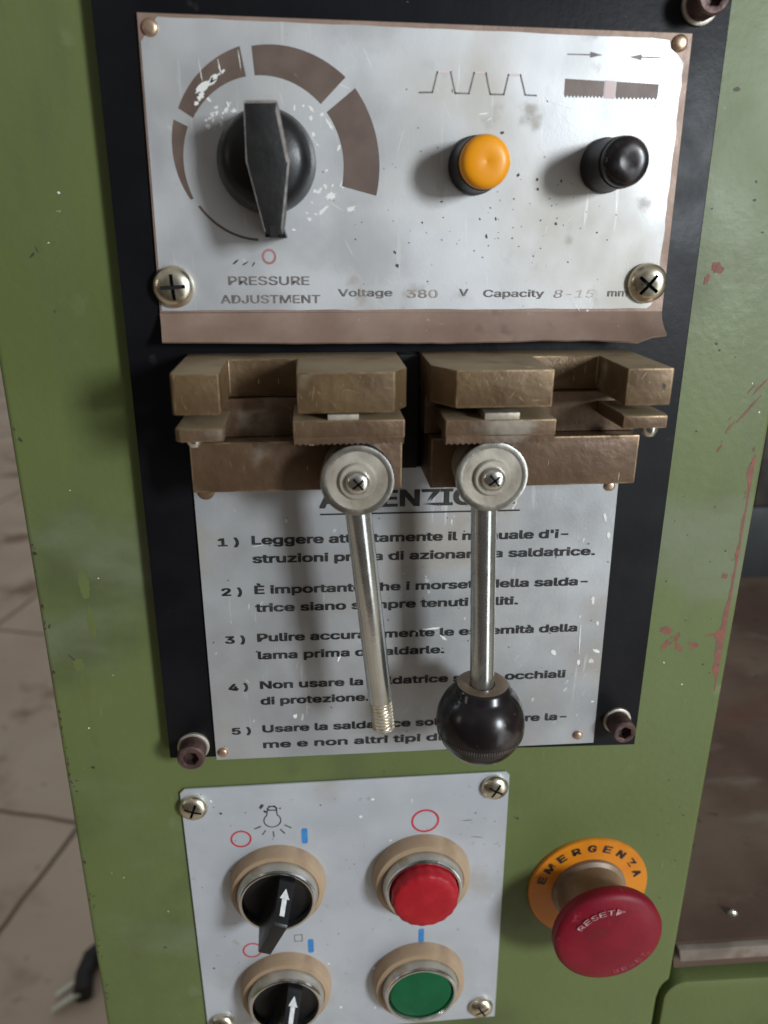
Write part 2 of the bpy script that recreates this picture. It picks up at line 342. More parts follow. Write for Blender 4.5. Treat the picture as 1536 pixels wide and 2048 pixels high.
def screw(parent, x, h, z, r=5.8, hh=3.4, ang=20, mat=None, name='screw', washer=None):
    o = MB().lathe(dome(r, hh), n=40).build(name, mat or YZINC, parent, V(x, h, z))
    a = R(ang)
    for d in (0, math.pi/2):
        ux, uz = math.cos(a+d), math.sin(a+d); L_, W_ = r*.60, r*.085
        c = MB().prism([(ux*L_-uz*W_, uz*L_+ux*W_), (-ux*L_-uz*W_, -uz*L_+ux*W_), (-ux*L_+uz*W_, -uz*L_-ux*W_), (ux*L_+uz*W_, uz*L_-ux*W_)], hh-1.5, hh+2)
        cc = c.build('cutter', HOLE, parent, V(x, h, z)); md = o.modifiers.new('b', 'BOOLEAN'); md.object = cc; md.operation = 'DIFFERENCE'; md.solver = 'EXACT'; md.material_mode = 'TRANSFER'
        dg = bpy.context.evaluated_depsgraph_get(); dg.update()
        me = bpy.data.meshes.new_from_object(o.evaluated_get(dg)); o.modifiers.clear()
        if len(me.polygons) > 20: o.data = me
        bpy.data.objects.remove(cc)
    o.data.name = name; o.data.set_sharp_from_angle(angle=R(38))
    return o
def rivet(parent, x, h, z, r=1.8, hh=1.2, mat=None, name='rivet'):
    return MB().lathe(dome(r, hh, lip=.25), n=24).build(name, mat or COPPER, parent, V(x, h, z))
rnd = random.Random(7)

# ------------------------------------------------------------------ the setting: workshop floor
def floor_material():
    m = material('worn_concrete_floor', (.57, .455, .345), (.68, .565, .445), 3.2, .55, .7, bump=.3, bscale=60,
        layers=[((.27, .18, .125), 5.5, .56, .74, I, .7, None), ((.60, .52, .43), 4, .58, .76, I, .6, None), ((.07, .045, .032), 30, .64, .78, I, .7, None)])
    nt = m.node_tree; p = nt.nodes['Principled BSDF']; L = nt.links.new
    tc = N(nt, 'ShaderNodeTexCoord'); mp = N(nt, 'ShaderNodeMapping'); mp.inputs['Rotation'].default_value = (0, 0, R(15.2)); mp.inputs['Location'].default_value = (.062, -.148+.0, 0)
    L(tc.outputs['Object'], mp.inputs[0]); wn = N(nt, 'ShaderNodeTexNoise'); wn.inputs['Scale'].default_value = 9
    ad = N(nt, 'ShaderNodeVectorMath', operation='MULTIPLY_ADD'); ad.inputs[1].default_value = (.012, .012, 0)
    L(tc.outputs['Object'], wn.inputs['Vector']); L(wn.outputs[1], ad.inputs[0]); L(mp.outputs[0], ad.inputs[2])
    br = N(nt, 'ShaderNodeTexBrick'); br.offset = 0; br.inputs['Scale'].default_value = 1; br.inputs['Brick Width'].default_value = .6; br.inputs['Row Height'].default_value = .6
    br.inputs['Mortar Size'].default_value = .0055; br.inputs['Mortar Smooth'].default_value = .5
    L(ad.outputs[0], br.inputs['Vector'])
    mxn = N(nt, 'ShaderNodeMix', data_type='RGBA'); old = p.inputs['Base Color'].links[0].from_socket
    L(br.outputs['Fac'], mxn.inputs[0]); L(old, mxn.inputs[6]); mxn.inputs[7].default_value = (.15, .098, .066, 1); L(mxn.outputs[2], p.inputs['Base Color'])
    return m
fl = MB(); fl.face([(-9000, 800, 0), (9000, 800, 0), (9000, -14000, 0), (-9000, -14000, 0)])
tag(fl.build('floor', floor_material()), kind='structure')

# ------------------------------------------------------------------ green machine cabinet
FR = -5.0                                                       # the green front stands 5 mm behind the black plate
cab = thing('machine_cabinet', 'olive green painted steel machine cabinet with chipped red edge carrying all the controls', 'machine', 0, 0, -UP)
def at_cab(o): o.location = (0, 0, UP*MM); return o             # parts are written in panel heights
pts = [(-121, -897), (131.6, -897), (131.6, -256), (132.4, -250.5), (134.0, -246.5), (136.5, -244)]
pts += [(136.5, 330), (-121, 330)]
b = MB(); b.prism(pts, -250, FR, 3.2, 3); b.mi = 1
# bare primer and grime where the paint is gone
edge = []
zs = [(-86, .8), (-80, 1.2), (-76, 4.2), (-72, 3.4), (-68, 4.6), (-64, 4.0), (-60.5, 7.0), (-58, 3.6), (-54, 3.0), (-49, 2.6), (-44, 1.4), (-38, 1.6), (-32, 1.1), (-27, 2.4), (-22, 1.0), (-14, 1.8), (-8, .8), (0, 1.6), (4, 3.6), (8, 3.0), (12, .8)]
for (z0, a), (z1, c) in zip(zs, zs[1:]):
    m_ = 3
    for q in range(m_):
        t0, t1 = q/m_, (q+1)/m_
        j0 = rnd.uniform(-.35, .35) if q else 0
        edge.append((z0+(z1-z0)*t0, a+(c-a)*t0+j0))
edge.append(zs[-1])
for (z0, a), (z1, c) in zip(edge, edge[1:]):
    b.face([(133.6-max(a*.68, .25), FR+.06, z0), (133.6, FR+.06, z0), (133.6, FR+.06, z1), (133.6-max(c*.68, .25), FR+.06, z1)])
for x, z, rx, rz, an in ((109.4, -57.5, 2.8, 1.6, -20), (114.4, -60.6, 2.0, .9, 70), (110.2, -64.2, 2.4, 1.1, 65), (115.4, -65.2, 2.2, .9, -55), (121.6, -64.6, 2.6, 1.2, -20), (129.4, -35.6, 1.3, 1.1, 0), (109.0, 75.4, 2.2, 1.9, 0), (106.0, 71.8, .9, 1.6, -20), (128, -60.4, 2.8, .5, 5), (119.5, 14.5, .5, 1.6, -30), (127.5, 28, .5, 5.5, -38), (130.5, 36, .4, 3, -40), (122, 22, .5, 2.2, -30)):
    b.blob(x, z, rx*1.25, rz*1.3, FR+.07, an, rnd, 18, .5)
    b.blob(x+rx*rnd.uniform(-1.2, 1.2), z+rz*rnd.uniform(-1.6, 1.6), rx*.4, rz*.4, FR+.075, an, rnd, 10, .5)
b.mi = 2
for z, n_c, sp_ in ((20, 2, 3), (-16, 3, 2), (-34, 2, 4), (-47, 5, 4), (-66, 2, 2), (-85, 4, 6), (-104, 3, 3), (-114, 6, 5), (-127, 3, 3), (-150, 2, 6), (-171, 5, 5), (-192, 3, 3), (-205, 2, 2), (-226, 5, 6)):
    for _ in range(n_c):
        d_ = abs(rnd.gauss(0, 1)); b.blob(-120.0+d_*.8, z+rnd.gauss(0, sp_), rnd.uniform(.12, .5)+d_*.08, rnd.uniform(.25, 1.5), FR+.05, rnd.gauss(0, 30), rnd, 12, .6)
for x, z, rx, rz, an in ((-119.3, -18, .9, .9, 0), (-112.4, -59.0, 1.9, .4, -50), (-110.6, -107, 1.0, .8, 0), (-117.4, -112.8, .9, .4, 0), (-118, -117.8, .6, .6, 0), (-91.9, -201, .8, .7, 0), (-106, 79, .35, 1.5, -50), (-104.5, 80.5, .3, 1.2, 20), (-118, 22, .7, 1.3, 30), (107, 127, 1.3, .8, 0), (112.5, 51, .9, .5, -40), (118, 96, .8, .6, 0)):
    b.blob(x, z, rx, rz, FR+.07, an, rnd, 10)
for i in range(26):
    b.blob(rnd.uniform(104, 131), rnd.uniform(-235, 110), rnd.uniform(.2, .6), rnd.uniform(.2, .7), FR+.07, rnd.uniform(0, 180), rnd, 8)
b.mi = 3
for (x, z, rx, rz) in ((-104.5, -30, 2.0, 6.5), (-103.6, -45, 1.5, 7), (-110.2, -62, 2.2, 3.0), (-109.4, -74, 1.5, 9), (-108.6, -92, 1.3, 7), (-107.6, -104, 1.2, 3)):
    b.blob(x, z, rx, rz, FR+.045, 2, rnd, 40, .22)
b.mi = 4
for i in range(11):
    b.blob(rnd.choice([rnd.uniform(-118, -88), rnd.uniform(104, 132)]), rnd.uniform(-238, 100), rnd.uniform(.2, .5), rnd.uniform(.2, .55), FR+.08, rnd.uniform(0, 180), rnd, 8)
b.mi = 5
for i in range(34):
    z = rnd.choice([rnd.uniform(-82, -50), rnd.uniform(-50, 14)]); b.blob(133.2-abs(rnd.gauss(0, 1.1)), z, rnd.uniform(.15, .6), rnd.uniform(.3, 1.6), FR+.09, rnd.gauss(0, 20), rnd, 12, .6)
z = -242
while z < 60:
    l = rnd.uniform(4, 14)
    if rnd.random() < .85: b.face([(135.2-rnd.uniform(0, .5), FR-.85, z), (136.56, FR-2.4, z), (136.56, FR-2.4, z+l*.8), (135.2-rnd.uniform(0, .5), FR-.85, z+l*.8)])
    z += l
at_cab(b.build('column', [GREEN, CHIP, DIRTMARK, STAIN, PALE, CHIPEDGE], cab, weld=False))
# lower cover door with a rounded corner, to the right of the column
dpts = [(135.2, -880)]
dpts += [(135.2, -258)] + [(145.5-10.3*math.cos(R(t)), -257+10.6*math.sin(R(t))) for t in range(5, 91, 14)] + [(430, -246.4+(-8.0)), (430, -880)]
b = MB(); b.prism(dpts, FR-20, FR, 1.6, 2)
at_cab(b.build('cover_door', GREEN, cab))
b = MB(); b.box(133, 440, -420, FR-21, -897, -247)
at_cab(b.build('lower_body', DARKSTEEL, cab))

# rusty table behind the column
tb = thing('work_table', 'rusty brown steel table plate behind the right side of the cabinet', 'table', 138, 0, -242)
b = MB()
b.prism([(2.0, 0), (0, 14), (0, 16), (480, 9.4), (480, 2.6-10)], -420, -9.5, 0)
o = b.build('table_plate', RUSTTABLE, tb)
b = MB(); b.prism([(2.4, 8.2), (1.0, 15.4), (480, 6.6), (480, -1.0)], -9.4, -5.6, .6)
b.build('front_edge', BARESTEEL, tb)
screw(tb, 36, -24, 14.6, 3.2, 2.0, 30, ZINC)
# slate blue housing standing on the table at the back
hs = thing('machine_housing', 'dark slate blue housing standing at the back of the rusty table', 'machine part', 460, -402, -227)
b = MB(); b.box(-84, 100, -90, 0, -3.5, 69, 2); b.build('body', SLATE, hs)
b = MB(); b.box(-76, 100, -60, -2, 69.2, 150, 2); b.build('upper_body', DARKSTEEL, hs)

# plug lying on the floor
pl = thing('power_plug', 'black plug with two bright metal prongs lying on the concrete floor', 'plug', -350, -590, -UP)
b = MB(); b.tube([(60, -26, 8), (34, -36, 13), (10, -28, 15), (-6, -8, 16), (-10, 14, 15), (-6, 34, 14), (-4, 46, 14)], [12, 14, 15, 14, 12, 13, 13], 20)
b.build('plug_body', RUBBER, pl)
for dx, dh in ((-8, 26), (-6, 48)):
    b = MB(); b.tube([(dx-2, dh-6, 15), (dx-18, dh+4, 12), (dx-33, dh+14, 9)], [4.6, 4.4, 4.0], 12); b.build('prong', PRONG, pl)

# ------------------------------------------------------------------ black mounting plate
mp_ = thing('mounting_plate', 'tall black painted mounting plate bolted to the green cabinet', 'plate', 0, FR, 0)
b = MB(); b.prism([(-79.8, 172), (99.2, 172), (100.9, -106.0), (-80.4, -101.0)], 0, 5, .5, 2)
b.build('plate', BLACK, mp_)
def cap_screw(x, z, r, hh, ang):
    prof = [(r, 0), (r, hh-.6), (r-.5, hh), (r*.62, hh), (r*.60, hh-.15), (r*.60, hh-3.2), (0, hh-3.4)]
    o = MB().lathe(prof, n=48, wob=lambda a, i: (1 if i < 4 else (math.cos(math.pi/6)/math.cos(((a+R(ang)) % (math.pi/3))-math.pi/6))), h=5).build('cap_screw', RUSTSCREW, mp_, V(x, 0, z))
    b = MB(); b.lathe([(r+.9, 0), (r+.9, 1.0), (r+.4, 1.25), (r*.9, 1.25)], n=40, h=5); w_ = b.build('washer', DIRTYZINC, o)
    return o
cap_screw(-71.2, -95.8, 5.0, 8, 10)
cap_screw(92.0, -93.6, 4.6, 9, 25)
cap_screw(89.8, 147.6, 4.6, 9, 0)

# ------------------------------------------------------------------ silver control plate with the bent lip
cp = thing('control_plate', 'silver control plate printed with pressure scale and PRESSURE ADJUSTMENT lettering', 'control plate', 10, 0, 100)
ox, oz = 10, 100
def q(x, z): return (x-ox, z-oz)
b = MB(); b.prism([q(-67.9, 141.6), q(88.4, 140.2), q(89.6, 62.2), q(-69.0, 62.4)], 0, .9, .15, 1)
b.build('backing', FILM, cp)
def jag(p0, p1, n, amp):
    return [(p0[0]+(p1[0]-p0[0])*i/n+rnd.uniform(-amp, amp)*(i > 0), p0[1]+(p1[1]-p0[1])*i/n+rnd.uniform(-amp, amp)*(i > 0)) for i in range(n)]
outl = jag((-67.4, 134.6), (-64.0, 139.9), 3, .2)+jag((-62.5, 140.6), (81.0, 138.6), 30, .12)+[(81.6, 138.2), (82.2, 136.2), (84.6, 134.6)]+jag((86.6, 132.6), (86.9, 72), 20, .22)+jag((86.9, 66), (84.6, 63.4), 3, .3)+jag((84, 63.3), (-68.4, 63.2), 26, .18)+[(-68.3, 63.2)]
b = MB(); b.prism([q(*t) for t in outl], .9, 1.15)
b.mi = 1                                                          # dark specks of spatter around the two push buttons
spk = [(-45.2, 77.4, 1.6, .35), (-42.4, 76.9, 1.4, .3), (-40, 76.7, 1.0, .25), (34.1, 113.5, .9, .5), (39.6, 102.2, .7, .5), (45.5, 101.0, .5, .5), (52.9, 100.7, .4, .5), (33.5, 89.9, .4, .7), (30.9, 84.9, .45, .9), (28.6, 89.8, .3, .5), (52.2, 88.6, .6, .6), (2.8, 80.2, .5, .6), (3.6, 76.3, .6, .9), (31.7, 93, .25, .4), (16.8, 94.6, .6, .3), (11, 88.7, .3, .4), (17.1, 83.8, .25, .25), (65.4, 86.1, .4, .4), (45.9, 98.3, .5, .6), (47, 122, .2, .5), (18.9, 124.2, .2, .6)]
for x, z, rx, rz in spk: b.blob(*q(x, z), rx, rz, 1.19, rnd.uniform(0, 60), rnd, 9)
for i in range(95):
    x, z = rnd.gauss(32, 24), rnd.gauss(90, 13)
    if -20 < x < 84 and 64 < z < 130: b.blob(*q(x, z), rnd.uniform(.1, .36), rnd.uniform(.1, .4), 1.18, rnd.uniform(0, 180), rnd, 7)
b.mi = 2                                                          # lighter scratches
for i in range(46):
    x, z = rnd.uniform(-64, 84), rnd.uniform(66, 136); b.blob(*q(x, z), rnd.uniform(.6, 4.2), rnd.uniform(.04, .11), 1.17, rnd.gauss(-58, 25), rnd, 8, .3)
for x, z, rx, rz, an in ((-12, 100.5, 3.6, 1.5, 60), (-16.5, 96, 2.2, 1.2, 20), (-18.6, 92, 2.6, .7, 40), (-13.8, 109, 1.4, .6, 60), (-16.4, 115, 2.4, .5, 125), (-21.5, 119, 1.4, .5, 130), (-22.8, 89.5, 1.1, .8, 0), (-27.5, 86.5, .8, .4, 0), (28.6, 118.5, 2.0, .25, 5), (30, 117, 1.1, .2, 30), (-8.4, 104.3, 1.3, 2.6, 15), (-10.4, 92.4, 1.7, 1.0, 30), (22, 71, 2.6, .25, -52), (60.5, 64.6, 3.2, .25, -50), (-60.5, 72.5, 2.4, .3, 40)):
    b.blob(*q(x, z), rx, rz, 1.2, an, rnd, 16, .55)
for x, z, rx, rz, an in ((-50.5, 124.4, 4.2, 1.3, 35), (-48.2, 126.2, 2.4, .8, 40), (-52.2, 121.6, 1.6, 1.0, 60), (-46, 127.6, 1.5, .5, 30), (-53.6, 119.8, .8, .8, 0), (-46.6, 128.8, .3, 2.2, 10), (-52, 128.6, .2, 4.5, 8), (-41, 130.6, .15, 3.6, 6)):
    b.blob(*q(x, z), rx, rz, 1.30, an, rnd, 18, .6)
for i in range(40):
    a = R(rnd.choice([rnd.uniform(-50, 60), rnd.uniform(120, 150)])); rr = rnd.gauss(17.5, 1.6)
    if rr > 14.6: b.blob(*q(-34.8+rr*math.cos(a), 104.5+rr*math.sin(a)), rnd.uniform(.25, 1.1), rnd.uniform(.2, .8), 1.21+rnd.random()*.05, rnd.uniform(0, 180), rnd, 12, .5)
b.build('face_sheet', [SILVER, DIRTMARK, PALE], cp, weld=False)
# lip bent outwards below the plate, its right end torn and lifted
b = MB(); nx = 36; top = []; bot = []; cols = []
for i in range(nx+1):
    t = i/nx; x = -69+t*158.4
    wv = .35*math.sin(t*19)*t+.5*rnd.uniform(-.5, .5)*t
    lift = max(0, (t-.86)/.14)
    hb = 7.4+lift*4.2; zb = 54.7-.7*math.sin(t*math.pi)+wv*.7+lift*(.6-1.4*math.sin(lift*3.0))
    if i > nx-2: zb += 1.4
    rowp = []
    for k in range(5):
        s_ = k/4; hh_ = 1.0+(hb-1.0)*(s_**1.25); zz = 62.4+(zb-62.4)*s_+lift*1.3*math.sin(s_*math.pi)*math.sin(t*60)
        rowp.append((x+s_*(1.1-2.9*t)-ox+(lift*-.4*s_), hh_, zz-oz))
    cols.append(rowp)
for A, B in zip(cols, cols[1:]):
    for k in range(4):
        b.face([A[k], B[k], B[k+1], A[k+1]])
bmesh.ops.remove_doubles(b.bm, verts=b.bm.verts, dist=1e-7)
bmesh.ops.recalc_face_normals(b.bm, faces=b.bm.faces)
g = bmesh.ops.solidify(b.bm, geom=b.bm.faces[:], thickness=-.7*MM)
b.build('bent_lip', FILM, cp)
for x, z in ((-64.6, 138.0), (84.8, 137.6)): rivet(cp, x-ox, .9, z-oz, 2.3, 1.3)
screw(cp, -64.0-ox, 1.1, 70.2-oz, 6.2, 3.6, 4, YZINC)
s2 = screw(cp, 82.9-ox, 1.6, 71.2-oz, 6.2, 3.8, 52, YZINC); s2.rotation_euler = (R(6), 0, R(-9))
# pressure scale and symbols
PH = 1.24
b = MB(); cx, cz = -35.3-ox, 104.2-oz
def seg(a0, a1, r0a, r0b, ra, rb): b.ring(cx, cz, lambda t: r0a+(r0b-r0a)*t, lambda t: ra+(rb-ra)*t, PH, a0, a1, n=140)
seg(-14, 37.4, 22.9, 22.9, 33.4, 33.2); seg(44, 94.2, 23, 22.9, 32.9, 30.1); seg(100.4, 148.6, 22.9, 22.8, 30.4, 27.4); seg(155.4, 203.8, 23.2, 22.9, 27.4, 23.8); seg(210, 262, 22.2, 20.4, 22.9, 21.1)
b.build('pressure_scale', PRINT, cp)
b = MB()
SYM = [PRINTFADE, PRINTRED, PRINTPINK, material('brown_blade_print', (.175, .128, .105), (.215, .165, .14), 160, .55)]
wave = [(9.4, 123.6), (13.2, 123.7), (14.5, 128.9), (18.3, 129.0), (19.8, 123.6), (23.8, 123.6), (25.1, 128.9), (28.5, 128.9), (30.0, 123.5), (34.0, 123.5), (35.1, 128.6), (38.6, 128.6), (40.3, 123.5), (43.6, 123.4)]
b.mi = 0
for i in range(13):
    b.mi = 2 if i in (2, 6, 10) else 0
    b.line([q(*wave[i]), q(*wave[i+1])], .55 if b.mi else .42, PH)
b.build('wave_symbol', SYM, cp, weld=False)
b = MB(); b.mi = 3
for x0, x1, z0, z1 in ((51.8, 63.5, 127.9, 123.2), (67.2, 79.9, 127.4, 123.0)):
    p_ = [q(x0, z0), q(x1, z0-.4)]; n_ = 11
    for i in range(n_*2+1): p_.append(q(x1-(x1-x0)*i/(2*n_), z1-(.2 if i % 2 else -.55)))
    b.face([(X_, PH, Z_) for X_, Z_ in p_])
b.mi = 2; b.face([(*q(63.7, 127.7)[:1], PH, q(0, 127.7)[1]), (q(67.0, 0)[0], PH, q(0, 127.5)[1]), (q(67.0, 0)[0], PH, q(0, 123.0)[1]), (q(63.7, 0)[0], PH, q(0, 123.1)[1])])
b.build('saw_blade_symbol', SYM, cp, weld=False)
for xs, xe, z in ((52, 58.6, 134.1), (79.2, 73.8, 133.8)):
    b = MB(); b.line([q(xs, z), q(xe, z)], .32, PH); d = 1 if xe > xs else -1; X, Z = q(xe, z)
    b.face([(X, PH, Z+.75), (X, PH, Z-.75), (X+d*3.6, PH, Z)]); b.build('arrow_symbol', PRINTFADE, cp, weld=False)
b = MB(); b.ring(*q(-35.2, 78.9), 1.5, 2.15, PH, sq=1.05)
b.build('zero_mark', PRINTRED, cp, weld=False)
b = MB()
text(b, 'PRESSURE', *q(-47.6, 70.7), PH, 24.2, 3.5, .012); text(b, 'ADJUSTMENT', *q(-50.2, 65.3), PH, 30.0, 3.4, .012)
b.build('lettering', PRINTFADE, cp, weld=False); b = MB()
text(b, 'Voltage', *q(-14.5, 67.3), PH, 16.6, 3.0, .016); text(b, 'V', *q(23.2, 67.3), PH, 2.7, 3.0, .016)
b.build('lettering', PRINTFADE, cp, weld=False); b = MB()
text(b, 'Capacity', *q(30.9, 67.0), PH, 19.2, 3.0, .016); text(b, 'mm', *q(70.9, 67.1), PH, 6.4, 3.0, .016)
b.build('lettering', PRINTFADE, cp, weld=False)
b = MB(); text(b, '380', *q(6.9, 66.8), PH, 9.4, 3.4, .012); b.build('stamped_digits', GHOST, cp, weld=False)
b = MB(); text(b, '8-15', *q(53.3, 66.7), PH, 13.2, 3.4, .0, 0, .15)
b.build('stamped_digits', GHOST, cp, weld=False)

# ------------------------------------------------------------------ pressure knob
kn = thing('selector_knob', 'black pointer knob with long tapered grip on the brown pressure scale', 'knob', -34.6, 1.15, 104.9)
b = MB(); b.lathe([(14.0, 0), (14.2, 1.5), (13.9, 4.5), (13.0, 8.5), (11.6, 11.5), (9.0, 13.2), (0, 13.6)], n=64)
b.build('base_disc', PLASTIC, kn)
gp = [(-4.3, 13.4), (4.6, 13.6), (7.2, -1.4), (5.0, -19.6), (-.6, -19.4), (-4.2, -1.0)]
gp = [(-4.5, 13.2), (4.2, 13.4), (7.0, -1.2), (4.3, -19.6), (-.4, -19.4), (-4.6, -1.2)]
b = MB(); b.prism(gp, 2.5, 20.5, .55, 2)
grip = b.build('grip', KNOBFACE, kn)
b = MB()                                                          # light line of worn plastic round the front edge
n_ = len(gp); cxg = sum(p[0] for p in gp)/n_; czg = sum(p[1] for p in gp)/n_
for i in range(n_):
    p0, p1 = gp[i], gp[(i+1) % n_]
    if i in (3,): continue
    f = lambda p, s_: (cxg+(p[0]-cxg)*s_, czg+(p[1]-czg)*s_)
    wd = {1: .84, 2: .90}.get(i, .955)
    a0, a1, c0, c1 = f(p0, .99), f(p1, .99), f(p1, wd), f(p0, wd)
    b.face([(a0[0], 20.53, a0[1]), (a1[0], 20.53, a1[1]), (c1[0] if 0 else c0[0], 20.55, c0[1]), (c1[0], 20.55, c1[1])])
b.build('worn_rim', WORNEDGE, grip, weld=False)
b = MB(); b.box(.9, 2.7, 17.0, 20.7, -20.1, -17.2); b.build('pointer_notch', HOLE, grip)
b = MB(); b.prism([(-.6, -17.5), (4.4, -17.5), (5.4, -20.6), (-.9, -20.4)], .3, 13, .3); b.build('pointer_tip', PLASTIC, grip)
# dried white grease spread round the knob
# ------------------------------------------------------------------ two push buttons
def push(label, x, z, capmat, r, hh, dish, group='round push buttons on the silver control plate'):
    t = thing('push_button', label, 'button', x, 1.15, z, group)
    b = MB(); b.lathe([(r+.9, 0), (r+1.0, 1.2), (r+.5, 2.2), (r+.2, hh-5), (r-.6, hh-4.6)], n=48); b.build('collar', PLASTIC, t)
    b = MB(); b.lathe([(r-.5, hh-6), (r-.1, hh-4.5), (r, hh-2.6), (r-.2, hh-1.7), (r-.7, hh-.9), (r-1.5, hh-.35), (r-2.6, hh-.08), (r-4, hh), (dish*1.4, hh-.04), (dish*.8, hh-.14), (0, hh-.22)], n=56); b.build('cap', capmat, t)
push('orange yellow round push button on the silver control plate', 26.4, 104.6, YELLOW, 7.15, 17, .5)
push('black round push button with dimpled cap on the silver control plate', 65.9, 105.0, GLOSSBLACK, 6.75, 19, 1.6)

# ------------------------------------------------------------------ warning sign
sg = thing('warning_sign', 'aluminium warning sign with five numbered lines of Italian text', 'sign', 10, 0, -50)
ox, oz = 10, -50
b = MB(); b.prism([q(-63.4, 12), q(81.4, 12), q(83.4, -103.3), q(-63.2, -102.2)], 0, 1.0, .15, 1)
b.mi = 1
for x, z, rx, rz, an in ((76.9, -40.5, .9, 2.4, 15), (72.6, -47, .35, .9, 0), (73.4, -57, .3, 8, 2), (73.8, -66.3, .7, 1.8, 0), (80.3, -61.7, 1.9, .8, -30), (64, -61.6, 1.1, 1.6, 30), (-33, -84.1, 1, 1.2, 0), (-16.2, -59.9, .5, 2.2, -15), (17.4, -49.6, 4.6, .55, 4), (21.9, -53.4, 2.6, .6, -50), (12, -51, 1.4, 1.2, 0), (80, -15, .8, 1.5, 0), (78, -8, .6, 2.2, 20), (81, -84, 1.2, .4, 0), (79.5, -50, .6, 1.2, 20)):
    b.blob(*q(x, z), rx, rz, 1.14, an, rnd, 14, .5)
for i in range(34):
    x, z = rnd.uniform(-62, 82), rnd.uniform(-101, -7); b.blob(*q(x, z), rnd.uniform(.3, 2.4), rnd.uniform(.04, .13), 1.13, rnd.gauss(60, 35), rnd, 8, .4)
b.mi = 2
for i in range(40): b.blob(*q(rnd.uniform(-62, 82), rnd.uniform(-101, 2)), rnd.uniform(.12, .4), rnd.uniform(.12, .5), 1.12, rnd.uniform(0, 180), rnd, 8)
b.build('sign_plate', [SIGNMETAL, PALE, DIRTMARK], sg, weld=False)
b = MB(); SH = 1.08
text(b, 'ATTENZIONE', *q(-21.6, -1.9), SH, 66.5, 8.0, .030)
b.line([q(-21.6, -4.3), q(47, -4.6)], .6, SH); b.build('heading', INK, sg, weld=False)
W = .032
for n_, z, s_, x1 in (('1 )', -14.6, "Leggere attentamente il manuale d'i-", 65.0), ('2 )', -33.3, 'È importante che i morsetti della salda-', 73.9), ('3 )', -52.2, 'Pulire accuratamente le estremità della', 71.8), ('4 )', -71.8, 'Non usare la saldatrice senza occhiali', 69.0), ('5 )', -90.8, 'Usare la saldatrice solo per saldare la-', 71.0)):
    b = MB(); text(b, n_, *q(-56.4, z-.2), SH, 6.6, 3.9, W)
    text(b, s_, *q(-45.0, z+.1), SH, x1+45, 4.3, W, -.45); b.build('lettering', INK, sg, weld=False)
for z, s_, x1 in ((-21.4, 'struzioni prima di azionare la saldatrice.', 75.6), (-40.2, 'trice siano sempre tenuti puliti.', 48.8), (-59.3, 'lama prima di saldarle.', 22.4), (-78.5, 'di protezione.', -5.4), (-97.7, 'me e non altri tipi di metalli.', 50)):
    b = MB(); text(b, s_, *q(-45.1, z), SH, x1+45, 4.3, W, -.45); b.build('lettering', INK, sg, weld=False)
for x, z in ((-60.4, -98.6), (76.6, -99.0), (78.4, 3.6)): rivet(sg, x-ox, .95, z-oz, 1.9, 1.4)

# ------------------------------------------------------------------ the two clamping jaws
def serrate(x0, x1, n, za, h0, h1, b):
    p = [(x0, za+2.2)]
    for i in range(n*2+1): p.append((x0+(x1-x0)*i/(2*n), za+(.30 if i % 2 else -.20)))
    p.append((x1, za+2.2)); b.prism(p, h0, h1)
EDGE = material('rubbed_bronze_edge', (.24, .165, .088), (.13, .08, .04), 210, .36, .5, metal=.5, bump=.2)
SCR = material('bright_bronze_scratch', (.50, .38, .22), (.36, .26, .14), 300, .4, metal=.5)
def scratches(b, x0, x1, z0, z1, h, n, slot=1):
    b.mi = slot
    for i in range(n):
        x, z = rnd.uniform(x0+.8, x1-.8), rnd.uniform(z0+.8, z1-.8); l = min(rnd.uniform(.4, 2.6), x1-x, x-x0, z1-z, z-z0)
        b.blob(x, z, max(l, .3), rnd.uniform(.04, .09), h, rnd.choice([rnd.gauss(-55, 14), rnd.gauss(60, 14), rnd.uniform(0, 180)]), rnd, 8, .3)
    b.mi = 0
jl = thing('clamp_jaw', 'tarnished bronze clamp jaw on the left above the lever without a knob', 'clamp', -30, 0, 30)
ox, oz = -30, 30
def bx(b, x0, x1, h0, h1, z0, z1, bev=.6): b.box(x0-ox, x1-ox, h0, h1, z0-oz, z1-oz, bev)
b = MB(2)
b.prism_z([(-61.3-ox, 2), (-61.3-ox, 37), (-60.6-ox, 38), (-48.2-ox, 38), (-48.2-ox, 14), (-27.5-ox, 14), (-27.5-ox, 38), (-.6-ox, 38), (3.4-ox, 31), (3.4-ox, 2)], 39.0-oz, 50.4-oz, .55)
scratches(b, -60.4-ox, -48.4-ox, 39.3-oz, 50-oz, 38.03, 4); scratches(b, -27.2-ox, -1-ox, 39.3-oz, 50-oz, 38.03, 11)
dusty_toplit(b.build('upper_jaw', [BRASS, SCR, EDGE], jl, weld=False), DUSTLITBRASS)
b = MB()
bx(b, -60.6, 3.3, 2, 16, 27.2, 38.8, .3)
b.build('jaw_back', BRASS2, jl)
b = MB(1); b.prism_z([(-60.9-ox, 2.2), (-61.2-ox, 36.5), (-59.6-ox, 38), (-48.0-ox, 38), (-48.0-ox, 16.2)], 31.4-oz, 35.2-oz, .5); dusty_toplit(b.build('foot', [BRASS2, EDGE], jl), DUSTLITBRASS)
b = MB(1); bx(b, -28.9, 2.3, 16.2, 38, 31.8, 37.0, .35); serrate(-28.7-ox, 2.1-ox, 19, 30.2-oz, 30, 37.95, b)
dusty_toplit(b.build('lower_jaw', [BRASS2, EDGE], jl), DUSTLITBRASS)
b = MB(); bx(b, -19.2, -10.6, 21, 37.8, 37.02, 38.6, .2); b.build('insert', DIRTYZINC, jl)
b = MB(1); bx(b, -60.2, 3.6, .0, 21.5, 11.2, 27.0, .6); b.build('base_block', [BRASS2, EDGE], jl)
